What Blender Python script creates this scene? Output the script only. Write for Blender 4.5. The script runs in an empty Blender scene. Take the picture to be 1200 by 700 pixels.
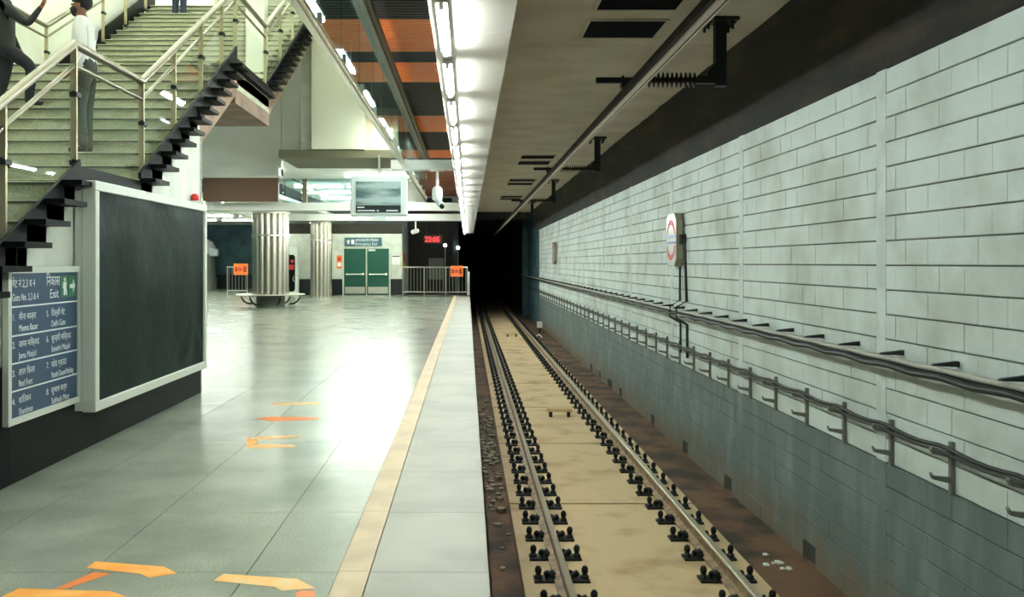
import bpy, bmesh, math, random
from mathutils import Vector, Matrix
random.seed(7)
R = math.radians
scene = bpy.context.scene
COL = scene.collection

# ------------------------------------------------------------------ camera
F = 1080.0; CH = 1.65; VX = 548.0; VY = 308.0          # focal length (px), eye height, vanishing point
cam_d = bpy.data.cameras.new('camera'); cam = bpy.data.objects.new('camera', cam_d); COL.objects.link(cam)
cam.location = (0, 0, CH); cam.rotation_euler = (R(90), 0, 0)
cam_d.sensor_width = 36; cam_d.lens = 36 * F / 1200
cam_d.shift_x = (600 - VX) / 1200; cam_d.shift_y = -(350 - VY) / 1200
cam_d.clip_end = 300
scene.camera = cam
# ------------------------------------------------------------------ world, exposure
w = bpy.data.worlds.new('world'); scene.world = w; w.use_nodes = True
w.node_tree.nodes['Background'].inputs[0].default_value = (0.62, 0.72, 0.68, 1)
w.node_tree.nodes['Background'].inputs[1].default_value = 0.05
scene.view_settings.view_transform = 'Standard'
scene.view_settings.look = 'None'
scene.view_settings.gamma = 1.0
scene.view_settings.use_curve_mapping = False
scene.view_settings.exposure = 1.4
TUBE_W = 62.0        # emission of the platform-edge tubes
HALL_W = 30.0        # emission of the hall luminaires
STAIR_W = 21.0       # emission of the stairwell luminaires

# ------------------------------------------------------------------ helpers
def lin(c):
    return tuple(((v/255)/12.92 if v/255 <= .04045 else ((v/255+.055)/1.055)**2.4) for v in c) + (1,)

def mat(name, col, rough=.6, metal=0.0, col2=None, scale=4.0, amt=1.0, stretch=(1,1,1), bump=0.0, bscale=40.0,
        spec=.5, detail=6, lo=.4, hi=.62, speck=None, speck_scale=120):
    m = bpy.data.materials.new(name); m.use_nodes = True
    nt = m.node_tree; b = nt.nodes['Principled BSDF']
    b.inputs['Base Color'].default_value = lin(col); b.inputs['Roughness'].default_value = rough
    b.inputs['Metallic'].default_value = metal; b.inputs['Specular IOR Level'].default_value = spec
    geo = nt.nodes.new('ShaderNodeNewGeometry')
    last = None
    if col2:
        mp = nt.nodes.new('ShaderNodeMapping'); mp.inputs['Scale'].default_value = stretch
        nt.links.new(geo.outputs['Position'], mp.inputs[0])
        n = nt.nodes.new('ShaderNodeTexNoise'); n.inputs['Scale'].default_value = scale; n.inputs['Detail'].default_value = detail
        nt.links.new(mp.outputs[0], n.inputs['Vector'])
        r = nt.nodes.new('ShaderNodeMapRange'); r.inputs[1].default_value = lo; r.inputs[2].default_value = hi
        r.inputs[3].default_value = 0; r.inputs[4].default_value = amt
        nt.links.new(n.outputs[0], r.inputs[0])
        mx = nt.nodes.new('ShaderNodeMix'); mx.data_type = 'RGBA'
        mx.inputs[6].default_value = lin(col); mx.inputs[7].default_value = lin(col2)
        nt.links.new(r.outputs[0], mx.inputs[0]); last = mx.outputs[2]
    if speck:
        n = nt.nodes.new('ShaderNodeTexNoise'); n.inputs['Scale'].default_value = speck_scale; n.inputs['Detail'].default_value = 2
        nt.links.new(geo.outputs['Position'], n.inputs['Vector'])
        r = nt.nodes.new('ShaderNodeMapRange'); r.inputs[1].default_value = .52; r.inputs[2].default_value = .66; r.inputs[4].default_value = .75
        nt.links.new(n.outputs[0], r.inputs[0])
        mx = nt.nodes.new('ShaderNodeMix'); mx.data_type = 'RGBA'
        if last: nt.links.new(last, mx.inputs[6])
        else: mx.inputs[6].default_value = lin(col)
        mx.inputs[7].default_value = lin(speck)
        nt.links.new(r.outputs[0], mx.inputs[0]); last = mx.outputs[2]
    if last: nt.links.new(last, b.inputs['Base Color'])
    if bump:
        n = nt.nodes.new('ShaderNodeTexNoise'); n.inputs['Scale'].default_value = bscale; n.inputs['Detail'].default_value = 5
        nt.links.new(geo.outputs['Position'], n.inputs['Vector'])
        bp = nt.nodes.new('ShaderNodeBump'); bp.inputs['Strength'].default_value = bump; bp.inputs['Distance'].default_value = .02
        nt.links.new(n.outputs[0], bp.inputs['Height']); nt.links.new(bp.outputs[0], b.inputs['Normal'])
    return m

def emit(name, col, s):
    m = bpy.data.materials.new(name); m.use_nodes = True; nt = m.node_tree
    b = nt.nodes['Principled BSDF']; b.inputs['Base Color'].default_value = lin(col)
    b.inputs['Emission Color'].default_value = lin(col); b.inputs['Emission Strength'].default_value = s
    return m

def glass(name, tint=(225,240,236), refl=1.0, rough=.02, base=.04):
    m = bpy.data.materials.new(name); m.use_nodes = True; nt = m.node_tree
    out = nt.nodes['Material Output']; nt.nodes.remove(nt.nodes['Principled BSDF'])
    t = nt.nodes.new('ShaderNodeBsdfTransparent'); t.inputs[0].default_value = lin(tint)
    g = nt.nodes.new('ShaderNodeBsdfGlossy'); g.inputs['Roughness'].default_value = rough
    g.inputs[0].default_value = (refl, refl, refl, 1)
    lw = nt.nodes.new('ShaderNodeLayerWeight'); lw.inputs[0].default_value = .5
    pw = nt.nodes.new('ShaderNodeMath'); pw.operation = 'POWER'; pw.inputs[1].default_value = 5.0
    nt.links.new(lw.outputs['Facing'], pw.inputs[0])
    fr = nt.nodes.new('ShaderNodeMapRange'); fr.inputs[3].default_value = base; fr.inputs[4].default_value = .6
    nt.links.new(pw.outputs[0], fr.inputs[0])
    mx = nt.nodes.new('ShaderNodeMixShader')
    nt.links.new(fr.outputs[0], mx.inputs[0]); nt.links.new(t.outputs[0], mx.inputs[1]); nt.links.new(g.outputs[0], mx.inputs[2])
    nt.links.new(mx.outputs[0], out.inputs[0])
    return m

class MB:
    """collects shapes; build() links them as one mesh object"""
    def __init__(s): s.v = []; s.f = []; s.mi = []; s.smooth = []
    def add(s, vs, fs, m=0, sm=False):
        o = len(s.v); s.v += [tuple(v) for v in vs]
        for f in fs: s.f.append(tuple(i+o for i in f)); s.mi.append(m); s.smooth.append(sm)
        return s
    def box(s, x0, x1, y0, y1, z0, z1, m=0):
        vs = [(x0,y0,z0),(x1,y0,z0),(x1,y1,z0),(x0,y1,z0),(x0,y0,z1),(x1,y0,z1),(x1,y1,z1),(x0,y1,z1)]
        return s.add(vs, [(3,2,1,0),(4,5,6,7),(0,1,5,4),(1,2,6,5),(2,3,7,6),(3,0,4,7)], m)
    def prism(s, pts, a0, a1, axis='x', m=0):
        n = len(pts)
        def P(p, a):
            return (a, p[0], p[1]) if axis == 'x' else ((p[0], a, p[1]) if axis == 'y' else (p[0], p[1], a))
        vs = [P(p, a0) for p in pts] + [P(p, a1) for p in pts]
        fs = [tuple(range(n-1, -1, -1)), tuple(range(n, 2*n))] + [(i, (i+1) % n, (i+1) % n+n, i+n) for i in range(n)]
        return s.add(vs, fs, m)
    def tube(s, pts, r, n=8, m=0, closed=False, sm=True):
        pts = [Vector(p) for p in pts]; rings = []
        k = len(pts); rr = r if isinstance(r, (list, tuple)) else [r]*k
        up0 = Vector((0,0,1))
        for i, p in enumerate(pts):
            if closed: t = pts[(i+1) % k] - pts[i-1]
            else: t = pts[min(i+1, k-1)] - pts[max(i-1, 0)]
            t.normalize()
            u = up0 if abs(t.dot(up0)) < .95 else Vector((1,0,0))
            a = t.cross(u).normalized(); b = a.cross(t).normalized()
            rings.append([p + (a*math.cos(2*math.pi*j/n) + b*math.sin(2*math.pi*j/n))*rr[i] for j in range(n)])
        vs = [v for q in rings for v in q]; fs = []
        seg = k if closed else k-1
        for i in range(seg):
            for j in range(n):
                a = i*n+j; b = i*n+(j+1) % n; c = ((i+1) % k)*n+(j+1) % n; d = ((i+1) % k)*n+j
                fs.append((a, b, c, d))
        s.add(vs, fs, m, sm)
        if not closed:
            s.add(rings[0], [tuple(range(n-1, -1, -1))], m); s.add(rings[-1], [tuple(range(n))], m)
        return s
    def lathe(s, prof, c=(0,0,0), n=24, m=0, sm=True):
        vs = []; fs = []; k = len(prof)
        for r, z in prof:
            for j in range(n):
                a = 2*math.pi*j/n; vs.append((c[0]+r*math.cos(a), c[1]+r*math.sin(a), c[2]+z))
        for i in range(k-1):
            for j in range(n):
                fs.append((i*n+j, i*n+(j+1) % n, (i+1)*n+(j+1) % n, (i+1)*n+j))
        s.add(vs, fs, m, sm)
        s.add([vs[j] for j in range(n)], [tuple(range(n-1, -1, -1))], m)
        s.add([vs[(k-1)*n+j] for j in range(n)], [tuple(range(n))], m)
        return s
    def sphere(s, c, r, n=12, m=0, sc=(1,1,1)):
        prof = [(max(1e-4, math.sin(math.pi*i/8)), -math.cos(math.pi*i/8)) for i in range(9)]
        o = len(s.v); s.lathe(prof, (0,0,0), n, m)
        for i in range(o, len(s.v)):
            v = s.v[i]; s.v[i] = (c[0]+v[0]*r*sc[0], c[1]+v[1]*r*sc[1], c[2]+v[2]*r*sc[2])
        return s
    def mesh(s, name):
        me = bpy.data.meshes.new(name); me.from_pydata(s.v, [], s.f)
        me.polygons.foreach_set('material_index', s.mi); me.polygons.foreach_set('use_smooth', s.smooth)
        me.update(); return me
    def build(s, name, mats, parent=None, loc=None, bevel=0):
        me = s.mesh(name)
        for q in (mats if isinstance(mats, (list, tuple)) else [mats]): me.materials.append(q)
        return link(name, me, parent, loc, bevel)

def link(name, me, parent=None, loc=None, bevel=0):
    o = bpy.data.objects.new(name, me); COL.objects.link(o)
    if parent: o.parent = parent
    if loc: o.location = loc
    if bevel:
        b = o.modifiers.new('bevel', 'BEVEL'); b.width = bevel; b.segments = 1; b.limit_method = 'ANGLE'
    return o
def tag(o, label, cat, group=None):
    o['label'] = label; o['category'] = cat
    if group: o['group'] = group
    return o
def thing(name, label, cat, loc=(0,0,0), group=None, rz=0):
    o = bpy.data.objects.new(name, None); COL.objects.link(o); o.location = loc; o.rotation_euler = (0,0,rz)
    o.empty_display_size = .1
    return tag(o, label, cat, group)
def struct(o, label=None):
    o['kind'] = 'structure'
    if label: o['label'] = label
    return o
def sroot(name, label=None, loc=(0,0,0)):
    o = bpy.data.objects.new(name, None); COL.objects.link(o); o.location = loc; return struct(o, label)
def dup(root, loc, label=None):
    r = root.copy(); COL.objects.link(r); r.location = loc
    if label: r['label'] = label
    for ch in list(root.children):
        c = ch.copy(); COL.objects.link(c); c.parent = r
        for g in ch.children:
            d = g.copy(); COL.objects.link(d); d.parent = c
    return r
def B(x0, x1, y0, y1, z0, z1): return MB().box(x0, x1, y0, y1, z0, z1)
ORD = ['nearest','second nearest','third nearest','fourth nearest','fifth nearest','sixth nearest','seventh nearest','eighth nearest']
def nth(i):
    n = i+1
    return str(n) + ('th' if 10 <= n % 100 <= 20 else {1:'st',2:'nd',3:'rd'}.get(n % 10, 'th'))

def text(name, body, size, m, parent, loc, rot, sx=1.0, align='LEFT', extrude=.0008):
    cu = bpy.data.curves.new(name, 'FONT'); cu.body = body; cu.size = size; cu.align_x = align; cu.extrude = extrude
    t = bpy.data.objects.new(name, cu); COL.objects.link(t)
    dg = bpy.context.evaluated_depsgraph_get(); dg.update()
    me = bpy.data.meshes.new_from_object(t.evaluated_get(dg)); me.name = name
    bpy.data.objects.remove(t)
    me.materials.clear(); me.materials.append(m)
    o = link(name, me, parent, loc); o.rotation_euler = rot; o.scale = (sx, 1, 1)
    return o

# ------------------------------------------------------------------ materials
M = {}
M['granite'] = mat('granite', (160,164,149), .23, spec=.4, col2=(138,143,128), scale=1.2, speck=(112,120,108), speck_scale=90)
M['granite_warm'] = mat('granite_warm', (166,165,151), .5, col2=(150,149,135), scale=1.5, speck=(150,150,135), speck_scale=110)
M['joint'] = mat('joint', (92,94,84), .8)
M['tactile'] = mat('tactile', (206,184,148), .5, col2=(188,166,130), scale=3)
M['orange'] = mat('orange_paint', (245,150,30), .5, col2=(250,178,80), scale=6)
M['orange_dark'] = mat('orange_tape', (226,116,14), .5)
M['orange_pale'] = mat('worn_orange_paint', (238,176,92), .5, col2=(225,190,130), scale=9)
M['block_white'] = mat('painted_block', (210,222,216), .62, col2=(170,176,164), scale=1.3, detail=9, bump=.25, bscale=60, lo=.44, hi=.78)
M['block_grey'] = mat('grey_block', (92,106,104), .6, col2=(122,134,130), scale=3.0, stretch=(1,1,.35), bump=.3, bscale=50, lo=.45, hi=.75)
def add_stain(m, col, z0, z1):
    nt = m.node_tree; b = nt.nodes['Principled BSDF']; src = b.inputs['Base Color'].links[0].from_socket
    geo = nt.nodes.new('ShaderNodeNewGeometry'); sep = nt.nodes.new('ShaderNodeSeparateXYZ'); nt.links.new(geo.outputs['Position'], sep.inputs[0])
    n = nt.nodes.new('ShaderNodeTexNoise'); n.inputs['Scale'].default_value = 2.6; n.inputs['Detail'].default_value = 7
    nt.links.new(geo.outputs['Position'], n.inputs['Vector'])
    a = nt.nodes.new('ShaderNodeMath'); a.operation = 'MULTIPLY_ADD'; a.inputs[1].default_value = -1.3; nt.links.new(n.outputs[0], a.inputs[0]); nt.links.new(sep.outputs[2], a.inputs[2])
    r = nt.nodes.new('ShaderNodeMapRange'); r.inputs[1].default_value = z0-.65; r.inputs[2].default_value = z1-.65; r.inputs[3].default_value = .85; r.inputs[4].default_value = 0
    nt.links.new(a.outputs[0], r.inputs[0])
    mx = nt.nodes.new('ShaderNodeMix'); mx.data_type = 'RGBA'; mx.inputs[7].default_value = lin(col)
    nt.links.new(r.outputs[0], mx.inputs[0]); nt.links.new(src, mx.inputs[6]); nt.links.new(mx.outputs[2], b.inputs['Base Color'])
add_stain(M['block_grey'], (112,96,72), -1.4, -.75)
M['mortar'] = mat('mortar', (96,100,92), .9)
M['mortar_grey'] = mat('mortar_grey', (52,60,56), .9)
M['pilaster'] = mat('render_strip', (208,219,215), .65, col2=(190,200,194), scale=5)
M['dark_haunch'] = mat('dark_mottled_concrete', (30,29,26), .85, col2=(62,53,40), scale=2.0, stretch=(1,.35,2), bump=.5, bscale=12, lo=.5, hi=.72)
M['ceil_track'] = mat('track_ceiling', (196,184,166), .7, col2=(180,168,148), scale=1.5)
M['slot'] = mat('dark_slot', (5,7,11), .8, spec=.05)
M['soffit'] = mat('gloss_soffit', (204,200,190), .2)
M['slab'] = mat('concrete_slab', (200,174,134), .75, col2=(164,134,96), scale=1.6, bump=.25, bscale=60, lo=.5, hi=.72)
M['dirt'] = mat('trench_dirt', (106,77,50), .85, col2=(52,42,30), scale=1.7, bump=.6, bscale=30, lo=.42, hi=.62)
M['rust'] = mat('rusty_steel', (150,124,90), .6, .1, col2=(112,88,62), scale=8)
M['railhead'] = mat('polished_rail', (186,174,150), .35, .7)
M['iron'] = mat('dark_iron', (26,31,31), .5, .3)
M['handrail'] = mat('satin_handrail', (128,123,106), .3, 1.0)
M['conductor'] = mat('conductor_bronze', (30,24,20), .6)
M['strip'] = mat('pale_strip', (214,200,186), .4)
M['steel'] = mat('stainless', (214,212,200), .28, 1.0)
M['steel_b'] = mat('brushed_stainless', (222,214,196), .27, 1.0)
M['gold_steel'] = mat('post_steel', (180,172,140), .35, .8)
M['grey_metal'] = mat('galvanised', (124,126,118), .5, .5)
M['cable'] = mat('black_cable', (24,26,25), .5)
M['pipe'] = mat('pale_pipe', (178,178,164), .5)
M['white'] = mat('white_paint', (240,244,236), .5, col2=(228,232,222), scale=.8)
M['white_gloss'] = mat('white_gloss', (230,232,226), .2)
M['cream'] = mat('cream_panel', (222,224,202), .5)
M['olive'] = mat('olive_soffit', (104,102,76), .6)
M['brown_fascia'] = mat('brown_fascia', (92,64,42), .5)
M['brown_soffit'] = mat('brown_soffit', (138,112,86), .6, col2=(110,88,66), scale=2)
M['stair_stone'] = mat('stair_stone', (206,208,184), .45, col2=(176,180,156), scale=5, stretch=(.3,1,1), speck=(140,146,122), speck_scale=60)
M['riser_stone'] = mat('riser_stone', (188,192,166), .5, col2=(168,172,146), scale=4, speck=(128,134,112), speck_scale=60)
M['nose_shadow'] = mat('painted_nose_shadow', (70,72,56), .6)
M['black_stone'] = mat('black_granite', (7,11,10), .5, spec=.12)
M['wall_stone'] = mat('white_stone', (214,218,204), .45, col2=(198,202,188), scale=3)
M['tarp'] = mat('black_tarp', (10,28,22), .5, bump=.6, bscale=3.0, spec=.1)
M['frame'] = mat('board_frame', (212,216,204), .4)
M['navy'] = mat('navy_sign', (52,78,104), .4)
M['sign_green'] = mat('sign_green', (70,128,92), .4)
M['ink_white'] = mat('white_print', (235,240,238), .5)
M['ink_black'] = mat('black_print', (28,22,18), .6)
M['orange_slat'] = mat('orange_slat', (255,128,20), .4)
M['dark_slat'] = mat('dark_slat', (26,16,11), .5, spec=.2)
M['red_brown'] = mat('red_brown_ceiling', (128,62,28), .4, .2, col2=(180,96,40), scale=2, stretch=(.3,2,1))
M['door_green'] = mat('green_door', (12,80,62), .35)
M['dark_base'] = mat('dark_base_stone', (20,26,28), .3)
M['teal'] = mat('teal_tunnel_wall', (62,96,102), .7, col2=(46,74,80), scale=1.2)
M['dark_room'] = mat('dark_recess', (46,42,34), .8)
M['tunnel'] = mat('tunnel_concrete', (40,46,46), .9)
M['glass'] = glass('clear_glass', (252,254,253), 1.0)
M['glass_blue'] = glass('blue_glass', (226,243,244), 1.0, .04, .16)
M['tube'] = emit('fluorescent_tube', (244,255,252), TUBE_W)
M['tube_hall'] = emit('hall_tube', (246,255,244), HALL_W)
M['tube_fill'] = emit('fill_tube', (248,255,250), 28.0)  # tubes of the added fill pendants
M['tube_stair'] = emit('stairwell_tube', (250,255,240), STAIR_W)
M['led_red'] = emit('led_red', (255,40,40), 1.3)
M['lamp'] = emit('lamp_globe', (235,250,255), 8.0)
M['sign_orange'] = mat('orange_sign', (246,122,48), .5)
M['red'] = mat('red_plastic', (206,44,40), .4)
M['yellow'] = mat('yellow_print', (232,196,60), .5)
M['screen'] = mat('screen_grey', (92,118,118), .25, col2=(168,190,188), scale=1.6, stretch=(.6,1,3), lo=.42, hi=.58)
M['screen_dark'] = mat('screen_dark', (28,44,42), .3)
M['screen_case'] = mat('screen_case', (214,230,226), .4)
M['skin'] = mat('skin', (136,88,62), .55)
M['hair'] = mat('hair', (18,16,16), .6)
M['shirt_white'] = mat('white_shirt', (228,228,226), .8)
M['trouser_grey'] = mat('grey_trousers', (62,66,58), .8)
M['shirt_dark'] = mat('dark_shirt', (36,42,40), .8)
M['trouser_dark'] = mat('dark_trousers', (26,30,40), .8)
M['jeans'] = mat('blue_jeans', (30,42,66), .8)
M['shoe'] = mat('shoe', (24,22,22), .5)
M['mask'] = mat('black_mask', (24,26,28), .7)
M['stone_bit'] = mat('rubble_stone', (150,140,118), .85, col2=(108,96,76), scale=9)
M['beige'] = mat('beige_bar', (206,180,132), .7)
M['mesh_grey'] = mat('grey_panel', (112,112,102), .6)

# ================================================================== SETTING
# ---- platform floor
XW = 3.46; PE = .112; ZT = -1.285; ZD = -1.40
fl = sroot('floor', 'pale speckled granite platform floor with long rectangular tiles')
MB().box(-3.6, -.69, -1, 46.9, -.30, -.008).box(-.69, PE-.02, -1, 46.9, -.30, -.05).build('floor_bed', M['joint'], fl)
MB().box(-17.5, -3.602, -1, 60, -.30, 0).build('floor_hall', M['granite'], fl)
MB().box(-.69, PE-.1, -1, 46.9, -1.4, -.30).build('platform_face', M['dirt'], fl)
cols = [(-3.6,-2.85),(-2.85,-2.01),(-2.01,-1.17),(-1.17,-.69)]
tile_me = {}
TL = 1.18; g = .0025
for ci, (x0, x1) in enumerate(cols):
    me = MB().box(x0+g, x1-g, g, TL-g, -.03, 0).mesh('floor_tile'); me.materials.append(M['granite']); tile_me[ci] = me
edge_me = MB().box(-.52+g, PE, g, TL-g, -.07, 0).mesh('edge_slab'); edge_me.materials.append(M['granite_warm'])
tac_me = MB().box(-.69+g, -.52-g, g, TL-g, -.05, .006).mesh('tactile_tile'); tac_me.materials.append(M['tactile'])
d0 = 4.91 - 3*TL
for r in range(38):
    y = d0 + r*TL
    if y+TL > 46.95: break
    for ci in range(4): link('floor_tile', tile_me[ci], fl, (0, y, 0))
    link('edge_slab', edge_me, fl, (0, y, 0)); link('tactile_tile', tac_me, fl, (0, y, 0))
yl = y
MB().box(-3.6, -.69, yl, 46.9, -.03, 0).box(-.52, PE, yl, 46.9, -.07, 0).build('floor_end_strip', M['granite_warm'], fl)

# ---- trackbed
tb = sroot('floor_trackbed', 'brown dirty trackbed with tan concrete slabs beside the platform')
MB().box(PE-.1, XW+.05, 2, 91, -1.7, ZD).build('trench_floor', M['dirt'], tb)
sl_me = MB().box(.51, 2.74, .03, 3.74-.03, ZD-.02, ZT).mesh('slab'); sl_me.materials.append(M['slab'])
for k in range(-2, 16): 
    o = link('slab', sl_me, tb, (0, 11.22+3.74*k, 0))

# ---- right wall: blocks
def block_mesh(name, l, h, depth, m, cz=.003, cy=.0015):
    """block whose face looks to -X; origin at its centre on the face plane"""
    a, b = l/2, h/2
    e = .0012
    vs = [(0,-a+e,-b+.004),(0,a-e,-b+.004),(0,a-e,b-.004),(0,-a+e,b-.004),
          (.005,-a,-b),(.005,a,-b),(.005,a,b),(.005,-a,b),(depth,-a,-b),(depth,a,-b),(depth,a,b),(depth,-a,b)]
    fs = [(3,2,1,0),(0,1,5,4),(1,2,6,5),(2,3,7,6),(3,0,4,7),(4,5,9,8),(5,6,10,9),(6,7,11,10),(7,4,8,11),(8,9,10,11)]
    return vs, fs
def block_wall(root, z0, ncourse, ch, mname, mortar, y_start, y_end, skip=None, jh=.012, jv=.0015, name='block'):
    bays = []; p = 3.76
    while p < y_end:
        bays.append((p+.09, min(p+3.95-.09, y_end))); p += 3.95
    items = []
    for (a, b) in bays:
        n = 11; L = (b-a)/n
        for c in range(ncourse):
            if c % 2 == 0: segs = [(a+i*L, a+(i+1)*L) for i in range(n)]
            else: segs = [(a, a+L/2)] + [(a+L/2+i*L, a+L/2+(i+1)*L) for i in range(n-1)] + [(b-L/2, b)]
            for (s, e) in segs:
                if e < y_start or s > y_end: continue
                if skip and skip((s+e)/2, c): continue
                items.append(((s+e)/2, z0+(c+.5)*ch, round(e-s-jv, 4)))
    def size(it): return 1/it[0]
    items.sort(key=size, reverse=True)
    near = [i for i in items if 5.4 < i[0]][:300]; ns = set(near)
    shared = {}
    far = MB()
    for it in items:
        y, z, l = it
        jit = random.uniform(-.0025, .0035)
        if it in ns:
            key = (l,)
            if key not in shared:
                vs, fs = block_mesh(name, l, ch-jh, .06, None)
                me = MB().add(vs, fs).mesh(name); me.materials.append(M[mname]); shared[key] = me
            link(name, shared[key], root, (XW+jit, y, z))
        else:
            vs, fs = block_mesh(name, l, ch-jh, .05, None)
            far.add([(v[0]+XW+jit, v[1]+y, v[2]+z) for v in vs], fs[:-1])
    o = far.build(name+'_field', M[mname], root); o['kind'] = 'stuff'
    return bays
wr = sroot('wall_right', 'white painted concrete block wall across the track')
MB().box(XW+.018, XW+.3, 2, 44.5, 0, 3.256).build('mortar_bed', M['mortar'], wr)
bays = block_wall(wr, 0.0, 16, .2035, 'block_white', None, 5.0, 44.5)
p = 3.76
while p < 44:
    MB().box(XW-.002, XW+.03, p-.088, p+.088, 0, 3.256).build('render_strip', M['pilaster'], wr); p += 3.95
wp = sroot('wall_right_plinth', 'dark grey block base of the wall beside the track')
niche = {7.5:0, 9.2:1, 12.4:1, 14.6:1, 17.2:1, 18.4:0, 20.8:1, 22.4:1, 24.0:1, 25.8:1, 27.5:1}
def skip(y, c):
    return c == 0 and any(abs(y-k) < .2 for k, v in niche.items() if v)
MB().box(XW+.016, XW+.3, 2, 44.5, -1.2, -.001).box(XW+.055, XW+.3, 2, 44.5, -1.7, -1.2).build('mortar_bed', M['mortar_grey'], wp)
block_wall(wp, -1.4, 7, .2, 'block_grey', None, 5.0, 44.5, skip, name='grey_block')
p = 3.76
while p < 44:
    MB().box(XW-.001, XW+.03, p-.088, p+.088, -1.4, -.002).build('render_strip', M['block_grey'], wp); p += 3.95
# dark mottled haunch above the wall, track ceiling
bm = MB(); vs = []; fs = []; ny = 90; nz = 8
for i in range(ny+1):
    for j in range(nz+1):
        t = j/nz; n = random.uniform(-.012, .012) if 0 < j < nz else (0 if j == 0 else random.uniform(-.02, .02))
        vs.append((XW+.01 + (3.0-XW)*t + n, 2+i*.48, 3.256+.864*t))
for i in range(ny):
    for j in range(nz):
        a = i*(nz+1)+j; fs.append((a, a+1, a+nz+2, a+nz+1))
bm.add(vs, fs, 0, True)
struct(bm.build('trim_1', M['dark_haunch']), 'dark concrete haunch between white wall and track ceiling')
ct = sroot('ceiling', 'pale panelled ceiling above the track')
ZC = 4.1
MB().box(.28, 3.6, 1, 44.5, ZC+.012, ZC+.3).build('ceiling_backing', M['joint'], ct)
pm = MB().box(.30, 3.08, .006, 3.494, ZC, ZC+.03).mesh('ceiling_panel'); pm.materials.append(M['ceil_track'])
for k in range(-2, 10): link('ceiling_panel', pm, ct, (0, 10.4+3.5*k, 0))
# tunnel beyond
tn = sroot('wall_tunnel', 'dark teal tunnel walls beyond the platform end')
MB().box(XW, XW+.3, 44.5, 90, -1.5, 4.3).build('tunnel_side', M['teal'], tn)
MB().box(-.5, XW+.3, 90, 90.3, -1.6, 4.5).build('tunnel_end', M['tunnel'], tn)
MB().box(-.8, XW+.3, 44.5, 90, 4.1, 4.4).build('tunnel_roof', M['tunnel'], tn)
MB().box(-.8, -.5, 50, 90, -1.4, 4.1).build('tunnel_inner_side', M['tunnel'], tn)
MB().box(-.5, 2.6, 44.4, 44.7, 3.75, 4.1).build('portal_beam', M['tunnel'], tn)
MB().box(XW-.3, XW, 53, 53.5, -1.4, 4.1).build('tunnel_pier', M['teal'], tn)
# dark recess behind barrier
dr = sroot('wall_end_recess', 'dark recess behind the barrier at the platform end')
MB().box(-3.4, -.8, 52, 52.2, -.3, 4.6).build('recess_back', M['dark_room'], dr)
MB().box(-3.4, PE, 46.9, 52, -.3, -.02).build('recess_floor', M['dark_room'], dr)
MB().box(-2.2, -1.35, 51.9, 51.97, .7, 1.9).build('grey_panel', M['mesh_grey'], dr)

# ---- platform soffit along the edge
SZ = 3.15
so = sroot('ceiling_soffit', 'glossy white soffit strip above the platform edge')
so_me = MB().box(-.23, .285, .004, 2.996, SZ, SZ+.06).mesh('soffit_panel'); so_me.materials.append(M['soffit'])
for k in range(-1, 16): link('soffit_panel', so_me, so, (0, 3.0*k, 0))
MB().box(-.2, .27, -3, 48, SZ+.06, 5.2).build('bulkhead_core', M['ceil_track'], so)
# luminaires on the soffit
fx = thing('tube_light', 'fluorescent tube fixture under the platform-edge soffit, 1st in the row from the camera', 'light', (-.15, 0, SZ), 'tube fixtures under the soffit')
MB().box(-.035, .035, 0, 1.24, -.03, -.001).build('housing', M['white_gloss'], fx)
MB().tube([(0, .03, -.05), (0, 1.21, -.05)], .016, 8).build('tube', M['tube'], fx)
for yy in (.02, 1.2): MB().box(-.014, .014, yy, yy+.02, -.065, -.028).build('tube_holder', M['white_gloss'], fx)
first = True
for k in range(-2, 28):
    y = 5.2 + k*1.6
    if y > 46: break
    if first: fx.location = (-.15, y, SZ); first = False
    else: dup(fx, (-.15, y, SZ), 'fluorescent tube fixture under the platform-edge soffit, %s in the row from the camera' % nth(k+2))
# ---- orange slatted ceiling (slats run across)
oc = sroot('ceiling_slats', 'dark and orange slatted ceiling above the platform')
ZO = 5.0
MB().box(-2.1, -.2, 2, 47, ZO+.14, ZO+.3).build('slat_backing', M['slot'], oc)
om = MB().box(-2.05, -.21, -.05, .05, ZO, ZO+.12).mesh('slat'); om.materials.append(M['orange_slat'])
dm = MB().box(-2.05, -.21, -.05, .05, ZO, ZO+.12).mesh('slat'); dm.materials.append(M['dark_slat'])
om2 = MB().box(-2.05, -.21, 0, .13, ZO, ZO+.12).mesh('slat'); om2.materials.append(M['red_brown'])
bands = [(12.7,14.6),(15.4,17.1),(21,23.6),(27.4,29.4)]
y = 9.5; cnt = 0
while y < 46.5:
    if y < 31:
        orange = any(a <= y <= b for a, b in bands)
        link('slat', om if orange else dm, oc, (0, y, 0)); y += .13
    else:
        link('slat', om2, oc, (0, y, 0)); y += .17

# ---- upper hall shell
uh = sroot('wall_bulkhead', 'tall white bulkhead wall behind the staircase')
MB().box(-7.6, -4.45, 22.0, 22.25, 3.72, 7.5).build('bulkhead_panel', M['white'], uh)
MB().box(-4.44, -1.45, 22.0, 22.25, 4.1, 7.5).build('bulkhead_panel', M['white'], uh)
MB().box(-7.6, -1.3, 22.0, 30, 7.3, 7.52).build('concourse_slab', M['stair_stone'], uh)
wl = sroot('wall_left', 'white wall on the far side of the staircase')
MB().box(-7.75, -7.5, 2, 22, 0, 9.5).build('stair_side_wall', M['white'], wl)
MB().box(-7.75, -7.5, 22, 30, 7.4, 9.5).build('upper_side_wall', M['white'], wl)
MB().box(-7.75, -1.3, 30, 30.2, 7.4, 9.6).build('upper_back_wall', M['white'], wl)
cu_ = sroot('ceiling_upper', 'high ceiling above the stairwell')
MB().box(-7.75, -2.1, 0, 30.2, 9.5, 9.7).build('upper_ceiling_slab', M['white'], cu_)
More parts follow.
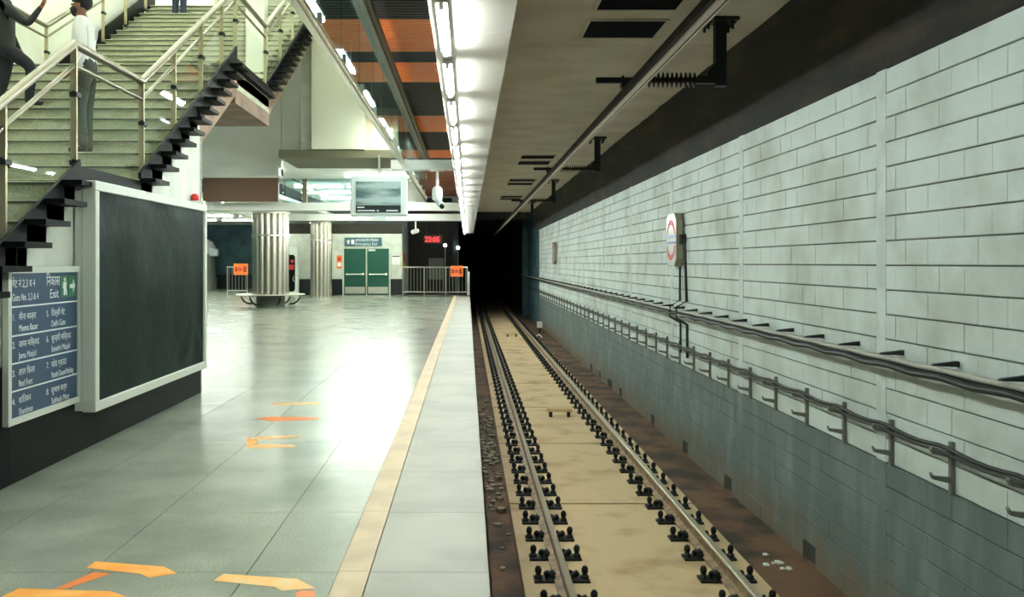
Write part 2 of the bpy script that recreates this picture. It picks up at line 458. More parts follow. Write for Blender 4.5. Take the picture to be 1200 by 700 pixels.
MB().box(-2.1, -1.95, 0, 30.2, 5.15, 9.5).build('stairwell_fascia', M['white'], cu_)
# low ceilings beyond
lc = sroot('ceiling_low', 'lower ceilings and beams beyond the staircase')
MB().box(-9.3, -6.66, 32.4, 32.6, 3.80, 4.64).build('brown_fascia', M['brown_fascia'], lc)
MB().box(-17, -4.45, 21.7, 22.24, 3.70, 3.9).build('white_ceiling_edge', M['white'], lc)
MB().box(-17, -1.45, 22.25, 33, 4.65, 4.8).build('white_ceiling', M['white'], lc)
MB().box(-17, -7.0, 33.5, 60, 4.05, 4.2).build('far_ceiling', M['white'], lc)
MB().box(-7.0, -2.06, 33.5, 46.9, 4.6, 4.75).build('mid_ceiling', M['white'], lc)
MB().box(-9.5, -.24, 33.0, 33.4, 3.52, 3.80).build('beam', M['white_gloss'], lc)
MB().box(-10, PE, 43.6, 44.2, 3.64, 3.96).build('beam', M['white_gloss'], lc)
MB().box(-9.6, -9.2, 33.4, 46, 3.62, 3.9).build('beam', M['white'], lc)
MB().box(-1.5, -.235, 18.0, 18.35, 3.48, 3.66).build('beam', M['white_gloss'], lc)
# box and ledge under the bulkhead
bx_ = sroot('trim_2', 'cream boxed panel with olive underside below the glass barrier')
MB().box(-3.34, -2.2, 19.7, 21.99, 4.08, 7.3).build('cream_panel', M['cream'], bx_)
MB().box(-2.195, -1.5, 19.9, 21.99, 4.08, 7.3).build('side_panel', mat('tan_panel', (190,178,146), .5), bx_)
MB().box(-3.6, -3.36, 19.95, 21.99, 3.98, 7.3).build('corner_post', M['wall_stone'], bx_)
MB().box(-4.05, -1.45, 19.75, 21.99, 3.9, 4.07).build('olive_ledge', M['olive'], bx_)
# end rooms
er = sroot('wall_end', 'white end wall with dark base and green doors')
MB().box(-9.3, -3.34, 46.9, 47.2, .82, 3.12).build('white_upper', M['wall_stone'], er)
MB().box(-9.3, -3.34, 46.88, 47.2, 0, .815).build('dark_base', M['dark_base'], er)
MB().box(-9.3, -3.34, 46.95, 47.2, 3.13, 3.62).build('shadow_gap_strip', M['dark_room'], er)  # dark strip painted in for the shade of the gap above
MB().box(-3.6, -3.34, 47.2, 52, 0, 3.6).build('return_wall', M['wall_stone'], er)
MB().box(-9.5, -.8, 46.3, 52, 4.76, 4.9).build('roof_slab', M['tunnel'], er)
te = sroot('wall_teal', 'teal dark wall at the far left end of the hall')
MB().box(-17.5, -9.0, 59, 59.3, 0, 4.1).build('teal_panel', M['teal'], te)
MB().box(-17.5, -9.0, 58.9, 59, 0, .9).build('teal_base', M['dark_base'], te)
MB().box(-17.5, -17.2, 20, 59, 0, 4.1).build('side_panel', M['teal'], te)

# ================================================================== STAIRCASE
XS = -3.4; XL = -7.3
L1Z, L2Z, L3Z = 2.34, 4.51, 7.54
flights = [  # (y0, z0, n, run, rise)
    (8.1-13*.33, 0.0, 13, .33, L1Z/13),
    (9.6, L1Z, 12, (13.6-9.6)/12, (L2Z-L1Z)/12),
    (15.75, L2Z, 17, 5.7/17, (L3Z-L2Z)/17)]
st = thing('staircase', 'wide stone staircase climbing away behind the black covered board', 'staircase')
step_me = {}
for fi, (y0, z0, n, run, rise) in enumerate(flights):
    a = MB().box(XL, XS, -.03, run, -.035, 0).mesh('tread'); a.materials.append(M['stair_stone'])
    b = MB().box(XL, XS-.004, 0, .03, -rise, -.036).mesh('riser'); b.materials.append(M['riser_stone'])
    ns = MB().box(XL, XS-.004, -.036, -.0305, -.034, -.014).mesh('nose_shadow'); ns.materials.append(M['nose_shadow'])  # dark strip painting the shadow line under each tread nose
    e = MB().prism([(-.05,-.038),(run+.06,-.038),(run+.06,.006),(-.05,.006)], XS+.001, XS+.17).mesh('tread_end'); e.materials.append(M['black_stone'])
    for i in range(n):
        y = y0+i*run; z = z0+(i+1)*rise
        t = link('tread', a, st, (0, y, z)); link('riser', b, st, (0, y, z)); link('nose_shadow', ns, st, (0, y, z)); link('tread_end', e, st, (0, y, z))
MB().box(XL, XS, 8.1, 9.6, L1Z-.2, L1Z).build('landing', M['stair_stone'], st)
MB().box(XL, XS, 13.6, 15.75, L2Z-.3, L2Z-.001).build('landing', M['stair_stone'], st)
MB().box(XS+.001, XS+.17, 8.05, 9.62, L1Z-.04, L1Z+.005).build('landing_edge', M['black_stone'], st)
MB().box(XS+.001, XS+.10, 13.6, 15.8, L2Z-.05, L2Z+.005).build('landing_edge', M['black_stone'], st)
# black skirting (stepped below, raking on top), both sides
def skirting(x0, x1, fi, hgt):
    y0, z0, n, run, rise = flights[fi]
    top = [(y0-.03, z0+rise*.15+hgt*.6), (y0+n*run, z0+n*rise+hgt)]
    low = []
    for i in range(n):
        low += [(y0+i*run, z0+i*rise), (y0+i*run, z0+(i+1)*rise)]
    low.append((y0+n*run, z0+n*rise))
    m = MB()
    for i in range(n):   # one quad strip per step
        ya, yb = y0+i*run, y0+(i+1)*run
        za = z0+(i+1)*rise-.001
        f = lambda y: top[0][1]+(top[1][1]-top[0][1])*(y-top[0][0])/(top[1][0]-top[0][0])
        m.prism([(ya, za-rise), (yb, za-rise), (yb, f(yb)), (ya, f(ya))], x0, x1)
    return m.build('skirting', M['black_stone'], st)
for fi in range(3):
    skirting(XS-.03, XS+.0, fi, (.22,.34,.34)[fi])
    skirting(XL, XL+.03, fi, .5)
MB().box(XS-.03, XS, 8.1, 9.6, L1Z, L1Z+.16).build('skirting', M['black_stone'], st)
MB().box(XS-.03, XS, 13.6, 15.75, L2Z, L2Z+.16).build('skirting', M['black_stone'], st)
# side wall panels below flight 1, landing and the start of flight 2 (stepped tops)
def ztop(y):
    if y < 8.1:
        y0, z0, n, run, rise = flights[0]; return max(.9, z0+(math.floor((y-y0)/run+1e-6)+1)*rise-.04)
    if y < 9.6: return L1Z-.04
    y0, z0, n, run, rise = flights[1]; return z0+(math.floor((y-y0)/run+1e-6)+1)*rise-.04
def stair_panel(ya, yb, z0):
    ys = [ya]
    y = ya
    brk = [flights[0][0]+i*.33 for i in range(14)]+[9.6]+[9.6+i*flights[1][3] for i in range(13)]
    ys += [b for b in brk if ya+.01 < b < yb-.01]; ys.append(yb)
    pts = [(yb-.003, z0), (ya+.003, z0)]
    prof = []
    for i in range(len(ys)-1):
        zt = ztop((ys[i]+ys[i+1])/2)
        prof += [(ys[i]+(.003 if i == 0 else 0), zt), (ys[i+1]-(.003 if i == len(ys)-2 else 0), zt)]
    m = MB()
    for i in range(0, len(prof), 2):
        m.box(XS-.02, XS, prof[i][0], prof[i+1][0], z0, prof[i][1])
    m.build('side_panel', M['wall_stone'], st)
for ya, yb in ((4.9,5.95),(5.95,6.95),(6.95,8.02),(8.02,9.1),(9.1,10.4),(10.4,11.7)): stair_panel(ya, yb, .89)
MB().box(XS-.12, XS-.021, 3.9, 11.7, 0, 1.5).build('wall_core', M['joint'], st)
for ya, yb in ((3.6,5.2),(5.2,6.8),(6.8,8.4),(8.4,10.0),(10.0,11.7)):
    MB().box(XS-.02, XS+.012, ya+.002, yb-.002, 0, .885).build('base_panel', M['black_stone'], st)
MB().box(XS-.35, XS+.002, 11.7, 11.78, 0, 3.3).build('end_panel', mat('terrazzo', (150,158,146), .5, col2=(110,120,108), scale=30), st)
# fascia and raking soffits
def soffit_flight(fi, ya, yb, th, name='raking_soffit'):
    y0, z0, n, run, rise = flights[fi]; s = rise/run
    za = z0+(ya-y0)*s; zb = z0+(yb-y0)*s
    MB().prism([(ya, za-th), (yb, zb-th), (yb, zb-.0), (ya, za-.0)], XL, XS-.006).build(name, M['brown_soffit'], st)
soffit_flight(1, 9.9, 13.6, .36); soffit_flight(2, 15.75, 21.4, .36)
soffit_flight(0, 4.4, 8.1, .25)
MB().box(XL, XS-.005, 13.5, 15.8, L2Z-.52, L2Z-.3).build('landing_soffit', M['brown_soffit'], st)
MB().prism([(13.2,L2Z-.40),(13.6,L2Z-.22),(15.75,L2Z-.22),(15.75,L2Z-.06),(13.6,L2Z-.06)], XS-.004, XS+.0).build('landing_fascia', mat('tan_fascia', (176,140,104), .6), st)

# railing
def railing(name, X, label, glass_on=True):
    rl = thing(name, label, 'railing')
    HR = 1.235
    path = [(X, 4.4, .22+HR-.05), (X, 8.1, L1Z+HR), (X, 9.78, L1Z+HR), (X, 13.65, L2Z+HR-.05), (X, 15.75, L2Z+HR-.05), (X, 21.4, L3Z+HR)]
    MB().tube(path, .04, 10).build('handrail', M['handrail'], rl)
    p2 = [(x, y, z-.19) for x, y, z in path]
    MB().tube(p2, .021, 8).build('lower_rail', M['handrail'], rl)
    def hz(y):
        for (a, b) in zip(path[:-1], path[1:]):
            if a[1] <= y <= b[1]: return a[2]+(b[2]-a[2])*(y-a[1])/(b[1]-a[1])
    posts = [5.65, 6.86, 8.1, 9.78, 10.85, 11.95, 12.95, 13.7, 15.75, 17.0, 18.2, 19.4, 20.6]
    pm = {}
    for y in posts:
        ph = MB().box(-.027, .027, -.014, .014, -1.25, 0)
        q = ph.build('post', M['gold_steel'], rl, (X, y, hz(y)-.03))
        for zz in (-.42, -1.02):
            MB().box(-.02, .045, -.05, .05, zz-.02, zz+.02).tube([(.0,-.03,zz+.03),(.03,.03,zz-.03)], .012, 6).build('clamp', M['iron'], q)
    if glass_on:
        for a, b in zip(posts[:-1], posts[1:]):
            if b-a < .8: continue
            MB().prism([(a+.05, hz(a)-1.12), (b-.05, hz(b)-1.12), (b-.05, hz(b)-.36), (a+.05, hz(a)-.36)], X-.006, X+.006).build('glass_panel', M['glass'], rl)
    return rl
railing('stair_railing', XS-.06, 'stainless handrail with glass panels on the open side of the staircase')
railing('stair_railing', XL+.10, 'handrail along the far wall side of the staircase behind the two men', False)
# white pillar beside upper flight
struct(MB().box(-3.95, -3.62, 16.4, 16.7, L2Z+.4, 9.5).build('trim_3', M['white']), 'white pillar rising beside the upper flight')

# ================================================================== BOARDS ON THE STAIR WALL
ab = thing('advert_board', 'large framed advertising board covered with black sheet on stair wall', 'board', (0,0,0))
y0, y1, z0, z1, xb, xf = 7.93, 11.32, .36, 2.36, XS+.015, -3.2
bd = .085
MB().box(xb, xf-.09, y0+.01, y1-.01, z0+.01, z1-.01).build('box_body', M['frame'], ab)
for (a,b,c,d) in ((y0,y1,z0,z0+bd),(y0,y1,z1-bd,z1),(y0,y0+bd,z0+bd+.001,z1-bd-.001),(y1-bd,y1,z0+bd+.001,z1-bd-.001)):
    MB().box(xf-.12, xf, a, b, c, d).build('frame_rail', M['frame'], ab, bevel=.006)
m = MB(); nu, nv = 60, 36; vs = []; fs = []
rnd = random.Random(3)
import mathutils
for i in range(nu+1):
    for j in range(nv+1):
        u, v = i/nu, j/nv
        y = y0+bd+(y1-y0-2*bd)*u; z = z0+bd+(z1-z0-2*bd)*v
        edge = min(u, 1-u, v, 1-v)
        n = mathutils.noise.noise((y*1.4, z*1.8, 2.0))*.016
        c = mathutils.noise.noise((y*3+z*5, z*2-y*3, 7.0))*.02*max(0, 1-((u-.9)**2+(v-.05)**2)*7)
        n += c + math.sin(v*26+u*3)*.002*math.exp(-((v-.9)*6)**2)
        vs.append((xf-.026+(n if edge > .01 else 0), y, z))
for i in range(nu):
    for j in range(nv):
        a = i*(nv+1)+j; fs.append((a, a+nv+1, a+nv+2, a+1))
m.add(vs, fs, 0, True); m.build('black_sheet', M['tarp'], ab)

sg = thing('directory_sign', 'navy exit directory sign with white lettering beside the covered board', 'sign', (XS+.012, 6.74, .48))
SW, SH = 1.20, 1.11
MB().box(0, .03, 0, SW, 0, SH).build('sign_backing', M['navy'], sg)
for (a,b,c,d) in ((-.03,SW+.03,-.03,.02),(-.03,SW+.03,SH-.02,SH+.03),(-.03,.02,.021,SH-.021),(SW-.02,SW+.03,.021,SH-.021)):
    MB().box(0, .045, a, b, c, d).build('frame_rail', M['frame'], sg)
SR = (R(90), 0, R(90))          # text facing +X, reading along +Y
def st_(body, y, z, size, sx=1.0): return text('lettering', body, size, M['ink_white'], sg, (.032, y, z), SR, sx)
for zz in (.835, .62, .415, .21):
    MB().box(.03, .033, .02, SW-.02, zz, zz+.012).build('divider_line', M['ink_white'], sg)
for q, yq in enumerate((.86, 1.01)):
    MB().box(.03, .033, yq, yq+.14, .885, 1.06).build('pictogram_tile', M['sign_green'], sg)
MB().prism([(1.03,.955),(1.09,.955),(1.09,.915),(1.135,.972),(1.09,1.03),(1.09,.99),(1.03,.99)], .033, .036).build('arrow_symbol', M['ink_white'], sg)
MB().prism([(.91,.90),(.935,.90),(.94,.95),(.955,.90),(.975,.90),(.955,.975),(.965,1.01),(.905,1.01),(.895,.96),(.91,.955)], .033, .036).tube([(.033,.935,1.03),(.036,.935,1.03)], .016, 10).build('walking_figure_symbol', M['ink_white'], sg)
st_('गेट नं 2,3 व 4', .05, .985, .085, .85); st_('Gate No. 2,3 & 4', .05, .885, .075, .80)
st_('िनकास', .60, .985, .115, .85); st_('Exit', .66, .885, .105)
rows = [(.74, 'मीना बाज़ार', 'Meena Bazar', 'िदल्ली गेट', 'Delhi Gate'), (.535, 'जामा मिस्जद', 'Jama Masjid', 'सुनहरी मिस्जद', 'Sunehri Masjid'),
        (.325, 'लाल िकला', 'Red Fort', 'परेड ग्राउंड', 'Parade Ground Parking'), (.115, 'शांितवन', 'Shantivan', 'सुभाष मार्ग', 'Subhash Marg')]
for i, (z, h1, e1, h2, e2) in enumerate(rows):
    st_('%d.' % (i+1), .05, z, .07); st_(h1, .15, z, .07, .95); st_(e1, .15, z-.085, .07, .85)
    st_('%d.' % (i+5), .60, z, .07); st_(h2, .69, z, .07, .95); st_(e2, .69, z-.085, .07, .85 if len(e2) < 16 else .62)

# red beacon at the end of the stair wall
be = thing('alarm_beacon', 'small red beacon with white base at the end of stair wall', 'alarm', (-3.36, 11.35, 2.42))
MB().box(-.06, .12, -.05, .05, -.055, -.01).build('beacon_base', M['white'], be)
MB().lathe([(.001,-.01),(.05,-.01),(.05,.05),(.03,.075),(.001,.08)], (0,0,0), 14).build('red_lens', M['red'], be)

# ================================================================== GLASS BARRIER over the void
gb = thing('glass_barrier', 'long glass barrier with steel top rail hung beside the staircase', 'barrier')
XG = -1.27
MB().box(XG-.03, XG+.03, 4, 28.0, 3.55, 3.60).box(XG-.015, XG+.045, 4, 28.0, 3.60, 3.64).build('bottom_channel', M['steel_b'], gb)
MB().box(XG-.07, XG+.07, 4, 28.0, 4.66, 4.74).box(XG-.02, XG+.11, 4, 28.0, 4.741, 4.84).build('top_rail', mat('dark_rail', (124,112,96), .4, .6), gb)
for k in range(15):
    y = 4.6+k*1.55
    MB().box(XG-.006, XG+.006, y+.012, y+1.538, 3.641, 4.659).build('glass_panel', M['glass_blue'], gb)
    MB().box(XG+.012, XG+.05, y-.03, y+.03, 3.641, 3.74).build('glass_clamp', M['steel'], gb)
for k in range(6):
    y = 6+k*3.9
    MB().tube([(XG, y, 4.84), (XG, y, 5.2)], .015, 8).build('hanger_rod', M['steel'], gb)
# parapet glass on far beam
gp = thing('glass_parapet', 'glass parapet panels standing on the far white beam', 'glass panel')
MB().box(-6.62, -5.95, 33.1, 33.12, 3.80, 4.78).build('glass_panel', M['glass_blue'], gp)
MB().box(-5.75, -3.9, 33.1, 33.12, 3.80, 4.78).build('glass_panel', M['glass_blue'], gp)
MB().box(-5.93, -5.77, 33.02, 33.2, 3.80, 4.78).build('glass_post', M['olive'], gp)
MB().tube([(-6.64, 33.05, 4.8), (-5.86, 33.05, 4.45)], .02, 6).build('stay_rod', M['iron'], gp)

# ================================================================== COLUMNS
def column(name, label, cx, cy, r, z1, n, parent_bench):
    c = thing(name, label, 'column', (cx, cy, 0))
    MB().lathe([(r-.16, 0), (r-.16, .5), (r-.06, .5), (r-.06, z1)] if parent_bench else [(r-.06, 0), (r-.06, z1)], (0,0,0), 32).build('core', M['grey_metal'], c)
    fr = math.pi*r/n*.97
    vs = MB().tube([(0,0,.5 if parent_bench else 0),(0,0,z1)], fr, 8).mesh('flute'); vs.materials.append(M['steel_b'])
    for k in range(n):
        a = 2*math.pi*k/n
        link('flute', vs, c, (math.cos(a)*(r-fr), math.sin(a)*(r-fr), 0))
    MB().lathe([(r+.02, z1-.001), (r+.02, z1+.06)], (0,0,0), 32).build('collar', M['steel'], c)
    MB().lathe([(r+.015, z1*.76), (r+.015, z1*.76+.05)], (0,0,0), 32).build('band', M['steel'], c)
    return c
column('fluted_column', 'stainless fluted column with round bench, nearer of the two', -7.33, 34.3, .685, 3.46, 16, True)
column('fluted_column', 'stainless fluted column beside the green doors', -7.18, 45.2, .53, 3.58, 13, False)
rb = thing('ring_bench', 'round metal bench ring wrapped around the nearer fluted column', 'bench', (-7.33, 34.3, 0))
MB().lathe([(.72,.455),(1.25,.455),(1.27,.47),(1.25,.49),(.72,.49),(.72,.455)], (0,0,0), 40).build('seat_ring', M['steel'], rb)
bm_ = MB().tube([(.7,0,.12),(.85,0,.13),(1.0,0,.22),(1.08,0,.34),(1.1,0,.455)], .035, 8).mesh('bracket'); bm_.materials.append(M['iron'])
for k in range(6):
    o = link('bracket', bm_, rb); o.rotation_euler = (0,0,math.pi/3*k)

# ================================================================== DOORS AND END WALL
dd = thing('double_door', 'green double doors with push bars in the white end wall', 'door', (0,0,0))
struct(dd); del dd['category']; dd.name = 'door_1'
dx0, dx1, dz = -6.30, -3.98, 2.36
ym = (dx0+dx1)/2
for q, (a, b) in enumerate(((dx0, ym-.012), (ym+.012, dx1))):
    lf = MB().box(a+.02, b-.02, 46.83, 46.875, .02, dz).build('door_leaf', M['door_green'], dd)
    MB().box(a+.07, b-.07, 46.815, 46.829, .08, .42).build('kick_plate', M['steel'], lf)
    MB().tube([(a+.12, 46.76, 1.06), (b-.10, 46.76, 1.06)], .03, 8).box(a+.14, a+.22, 46.77, 46.83, 1.02, 1.1).box(b-.2, b-.12, 46.77, 46.83, 1.0, 1.13).build('push_bar', M['steel'], lf)
MB().box(ym-.03, ym+.03, 46.80, 46.87, 0, dz).build('door_mullion', M['steel'], dd)
MB().box(dx0-.06, dx0+.015, 46.80, 46.875, 0, dz+.07).box(dx1-.015, dx1+.06, 46.80, 46.875, 0, dz+.07).box(dx0+.02, dx1-.02, 46.80, 46.875, dz+.005, dz+.07).build('door_frame', M['wall_stone'], dd)
MB().box(ym+.1, ym+.45, 46.77, 46.83, dz-.12, dz-.03).build('door_closer', M['white_gloss'], dd)
es = thing('door_sign', 'blue-grey directional sign with white lettering above the green doors', 'sign', (-6.26, 46.815, 2.49))
MB().box(0, 1.9, 0, .08, 0, .44).build('sign_panel', mat('sign_slate', (66,104,112), .4), es)
FR = (R(90), 0, 0)
text('lettering', 'आपातकालीन िनकास', .19, M['ink_white'], es, (.55, -.004, .235), FR, .8)
text('lettering', 'Emergency Exit', .20, M['ink_white'], es, (.55, -.004, .05), FR, .9)
MB().prism([(.09,.22),(.20,.33),(.31,.22),(.24,.22),(.24,.10),(.16,.10),(.16,.22)], -.006, -.001, 'y').build('arrow_symbol', M['ink_white'], es)
MB().box(.35, .50, -.006, -.001, .10, .33).build('pictogram', M['ink_white'], es)
po = thing('wall_poster', 'small orange poster on the wall left of green doors', 'poster', (-6.66, 46.86, 1.36))
MB().box(0, .28, 0, .012, 0, .66).build('poster_sheet', M['sign_orange'], po)
MB().box(.04, .24, -.003, -.001, .1, .3).build('poster_print', M['ink_white'], po)
MB().box(.06, .2, -.003, -.001, .4, .56).build('poster_print', M['red'], po)
po = thing('wall_poster', 'yellow and red poster at the corner right of green doors', 'poster', (-3.335, 47.3, 1.2))
MB().box(0, .012, 0, 2.0, 0, .95).build('poster_sheet', M['yellow'], po)
MB().box(.012, .015, .2, 1.7, .5, .9).build('poster_print', M['red'], po)
npn = thing('notice_plate', 'white notice sheet with dark heading right of the green doors', 'notice', (-3.86, 46.87, 1.55))
MB().box(0, .42, 0, .012, 0, .5).build('sheet', M['white'], npn)
MB().box(.02, .40, -.004, -.001, .40, .45).build('heading_bar', M['ink_black'], npn)
ck = thing('led_clock', 'red LED clock hanging in the dark recess at platform end', 'clock', (-2.22, 46.5, 2.62))
MB().box(0, .92, 0, .12, 0, .42).build('clock_case', mat('clock_case', (70,14,16), .4), ck)
text('digits', '22:05', .36, M['led_red'], ck, (.06, -.004, .085), FR, .95)
for xx in (.15, .75): MB().tube([(xx, .06, .42), (xx, .06, 2.14)], .012, 6).build('hanger_rod', M['iron'], ck)
# cabinet behind column
cb = thing('glazed_cabinet', 'white cabinet with narrow rounded glass front beside the fluted column', 'cabinet', (-9.15, 46.2, 0))
MB().box(0, .62, 0, .5, 0, 2.45).build('body', M['white'], cb, bevel=.02)
MB().prism([(.12,.3),(.2,.2),(.42,.2),(.5,.3),(.5,1.95),(.42,2.05),(.2,2.05),(.12,1.95)], -.012, -.001, 'y').build('dark_window', M['black_stone'], cb)
MB().box(.2, .44, -.03, -.013, 1.3, 1.55).sphere((.36,-.02,1.72), .09, 10, 0, (1,.2,1)).build('red_item', M['red'], cb)
MB().tube([(.45,-.04,.7),(.40,-.05,.85),(.45,-.04,1.0)], .018, 6).build('handle', M['steel'], cb)
# domed kiosk far left
dk = thing('domed_kiosk', 'grey domed metal kiosk standing in the far left hall', 'kiosk', (-16.2, 57.2, 0))
MB().lathe([(.62,0),(.62,.7),(.55,.75),(.50,2.1),(.46,2.2)], (0,0,0), 20).build('body', M['grey_metal'], dk)
MB().lathe([(.56,2.2),(.6,2.3),(.56,2.6),(.4,2.92),(.15,3.08),(.01,3.1)], (0,0,0), 20).build('dome', M['white_gloss'], dk)
MB().box(.3, .82, -.55, -.2, 2.05, 2.5).build('lamp_box', M['screen_case'], dk, bevel=.04)
MB().box(-.3, .2, -.56, -.5, .75, 1.75).build('front_panel', M['brown_soffit'], dk)
# barriers with orange signs
def barrier(label, x0, x1, y, npost, nbar, h=1.42):
    b = thing('steel_barrier', label, 'barrier', (x0, y, 0))
    W = x1-x0
    MB().tube([(0,0,h),(W,0,h)], .028, 8).build('top_rail', M['steel'], b)
    MB().tube([(0,0,.18),(W,0,.18)], .022, 8).build('bottom_rail', M['steel'], b)
    pm = MB().tube([(0,0,0),(0,0,h)], .028, 8).mesh('post'); pm.materials.append(M['steel'])
    bm2 = MB().tube([(0,0,.18),(0,0,h)], .012, 6).mesh('bar'); bm2.materials.append(M['steel'])
    for k in range(npost): link('post', pm, b, (W*k/(npost-1), 0, 0))
    for k in range(nbar):
        x = W*(k+.5)/nbar; link('bar', bm2, b, (x, 0, 0))
    return b
barrier('steel barrier railing closing off the dark platform end', -3.25, -.02, 46.2, 4, 20)
barrier('short steel barrier in the far left hall beside the column', -12.65, -11.6, 48.5, 2, 6)
def osign(label, x, y, z, wd, ht):
    o = thing('warning_sign', label, 'sign', (x, y, z))
    MB().box(0, wd, 0, .015, 0, ht).build('sign_plate', M['sign_orange'], o)
    MB().tube([(wd*.45,-.006,ht*.5),(wd*.45,-.001,ht*.5)], wd*.14, 14).build('round_symbol', M['red'], o)
    MB().box(wd*.1, wd*.28, -.004, -.001, ht*.3, ht*.7).box(wd*.66, wd*.9, -.004, -.001, ht*.25, ht*.75).build('print_block', mat('sign_print', (150,60,20), .6), o)
osign('orange warning sign hung on the barrier at the platform end', -.86, 46.15, .95, .64, .54)
osign('orange warning sign hung on the barrier left of the column', -12.3, 48.45, 1.0, .75, .6)
pole = thing('bollard_post', 'white marker post at the platform corner beside the barrier', 'post', (.06, 46.5, 0))
MB().lathe([(.05,0),(.05,1.15),(.03,1.2)], (0,0,0), 10).build('shaft', M['white'], pole)
MB().lathe([(.09,0),(.09,.03)], (0,0,0), 10).build('foot', M['steel'], pole)
for i, (x, y, z, lab) in enumerate(((-1.22, 50, 2.53, 'white globe lamp on thin pole, left of two beyond the barrier'), (-.52, 49.9, 2.40, 'white globe lamp on thin pole, right of two beyond the barrier'))):
    l = thing('globe_lamp', lab, 'lamp', (x, y, -.02))
    MB().tube([(0,0,0),(0,0,z)], .03, 8).build('pole', M['grey_metal'], l)
    MB().sphere((0,0,z+.08), .09, 12).build('globe', M['lamp'], l)

# ---- display screen
tv = thing('display_screen', 'hanging passenger information screen in pale casing', 'screen', (-2.46, 19.3, 2.63))
MB().box(0, 1.19, 0, .22, 0, .86).build('casing', M['screen_case'], tv, bevel=.03)
MB().box(.12, .92+.14, -.012, -.001, .24, .72).build('screen_image', M['screen'], tv)
MB().box(.12, 1.06, -.012, -.001, .07, .225).build('caption_band', M['screen_dark'], tv)
for a, b, c, d in ((.15,.30,.165,.195),(.15,.52,.095,.125),(.56,.60,.095,.125),(.76,1.0,.095,.125)): MB().box(a, b, -.016, -.013, c, d).build('caption_line', M['ink_white'], tv)
MB().tube([(.6,.11,.86),(.6,.11,1.28)], .03, 8).build('hanger', M['steel'], tv)
MB().box(.45,.75,-.0,.22,-.07,-.001).build('base_lug', M['screen_case'], tv)
# ---- cctv
cc = thing('security_camera', 'white security camera hanging from the cross beam below orange ceiling', 'camera', (-.60, 18.15, 3.48))
MB().tube([(0,0,0),(0,0,-.34)], .03, 8).build('drop_pole', M['white_gloss'], cc)
MB().box(-.13,.12,-.06,.06,-.03,-.001).build('mount_plate', M['white_gloss'], cc)
MB().lathe([(.05,-.62),(.10,-.58),(.10,-.38),(.06,-.33)], (0,0,0), 14).build('housing', M['white_gloss'], cc)
MB().tube([(.02,-.08,-.62),(.09,-.22,-.72)], .065, 10).build('camera_body', M['screen_case'], cc)
MB().tube([(.09,-.22,-.72),(.11,-.26,-.75)], .045, 10).build('lens', M['iron'], cc)
cc2 = thing('security_camera', 'small white camera under the far beam near the LED clock', 'camera', (-2.48, 43.9, 3.60))
MB().tube([(0,0,0.04),(0,0,-.42)], .04, 8).build('drop_pole', M['white_gloss'], cc2)
MB().tube([(.08,.1,-.42),(-.12,-.25,-.5)], .11, 10).build('camera_body', M['white_gloss'], cc2)

# ================================================================== TRACK
RX = (.867, 2.392); ZR = -1.09
prof_foot = [(-.075,-.172),(.075,-.172),(.075,-.158),(.012,-.135),(.010,-.045),(-.010,-.045),(-.012,-.135),(-.075,-.158)]
prof_head = [(-.030,-.0445),(.030,-.0445),(.036,-.012),(.026,0),(-.026,0),(-.036,-.012)]
plate_me = MB().box(-.255, .255, -.085, .085, 0, .022).mesh('base_plate'); plate_me.materials.append(M['iron'])
bolt = MB().lathe([(.036,.022),(.036,.045),(.024,.048),(.024,.075),(.031,.078),(.031,.112),(.016,.135)], (0,0,0), 8).mesh('bolt'); bolt.materials.append(M['iron'])
cp = [(.065,-.03,.03),(.085,-.05,.05),(.11,-.045,.08),(.135,-.02,.085),(.15,.01,.06),(.135,.04,.035),(.11,.05,.05),(.085,.04,.07),(.06,.03,.04)]
clip = MB().tube(cp, .020, 6).mesh('spring_clip'); clip.materials.append(M['iron'])
clip2 = MB().tube([(-x, y, z) for x, y, z in cp], .020, 6).mesh('spring_clip'); clip2.materials.append(M['iron'])
ff = MB().box(-.255, .255, -.085, .085, 0, .022)
for s in (-1, 1):
    ff.lathe([(.036,.022),(.026,.05),(.031,.11),(.016,.135)], (s*.215, 0, 0), 6); ff.box(s*.12-.035, s*.12+.035, -.05, .05, .022, .085)
ff_me = ff.mesh('fastener'); ff_me.materials.append(M['iron'])
for ri, X in enumerate(RX):
    rl = thing('running_rail', 'steel running rail next to the platform edge' if ri == 0 else 'steel running rail on the block wall side of the track', 'rail', (X, 0, 0))
    MB().prism([(x, ZR+z) for x, z in prof_foot], 3, 88, 'y').build('rail_foot', M['rust'], rl)
    MB().prism([(x, ZR+z) for x, z in prof_head], 3, 88, 'y').build('rail_head', M['railhead'], rl)
    for k in range(-2, 76):
        y = 8.51+.63*k
        if y < 17:
            p = link('base_plate', plate_me, rl, (0, y, ZT))
            for s in (-1, 1): link('bolt', bolt, p, (s*.215, 0, 0))
            link('spring_clip', clip, p); link('spring_clip', clip2, p)
        else:
            link('fastener', ff_me, rl, (0, y, ZT))
# gutter pipe and rubble
tag(MB().tube([(.17, 4, ZD+.02), (.17, 20, ZD+.025), (.17, 60, ZD+.02)], .022, 8).build('drain_pipe', M['rust']), 'dark pipe running in the gutter below the platform edge', 'pipe')
rub = MB(); rr = random.Random(5)
for k in range(170):
    y = rr.gauss(15.5, 2.2); x = rr.uniform(.24, .46); s = rr.uniform(.02, .06); a = rr.uniform(0, 3)
    pts = [(x+s*math.cos(a+t*2*math.pi/5)*rr.uniform(.7,1.3), y+s*math.sin(a+t*2*math.pi/5)*1.2) for t in range(5)]
    rub.prism(pts, ZD-.005, ZD+s*rr.uniform(.5,1.1), 'z')
o = tag(rub.build('rubble', M['stone_bit']), 'loose pale rubble in the gutter below the platform edge', 'rubble'); o['kind'] = 'stuff'
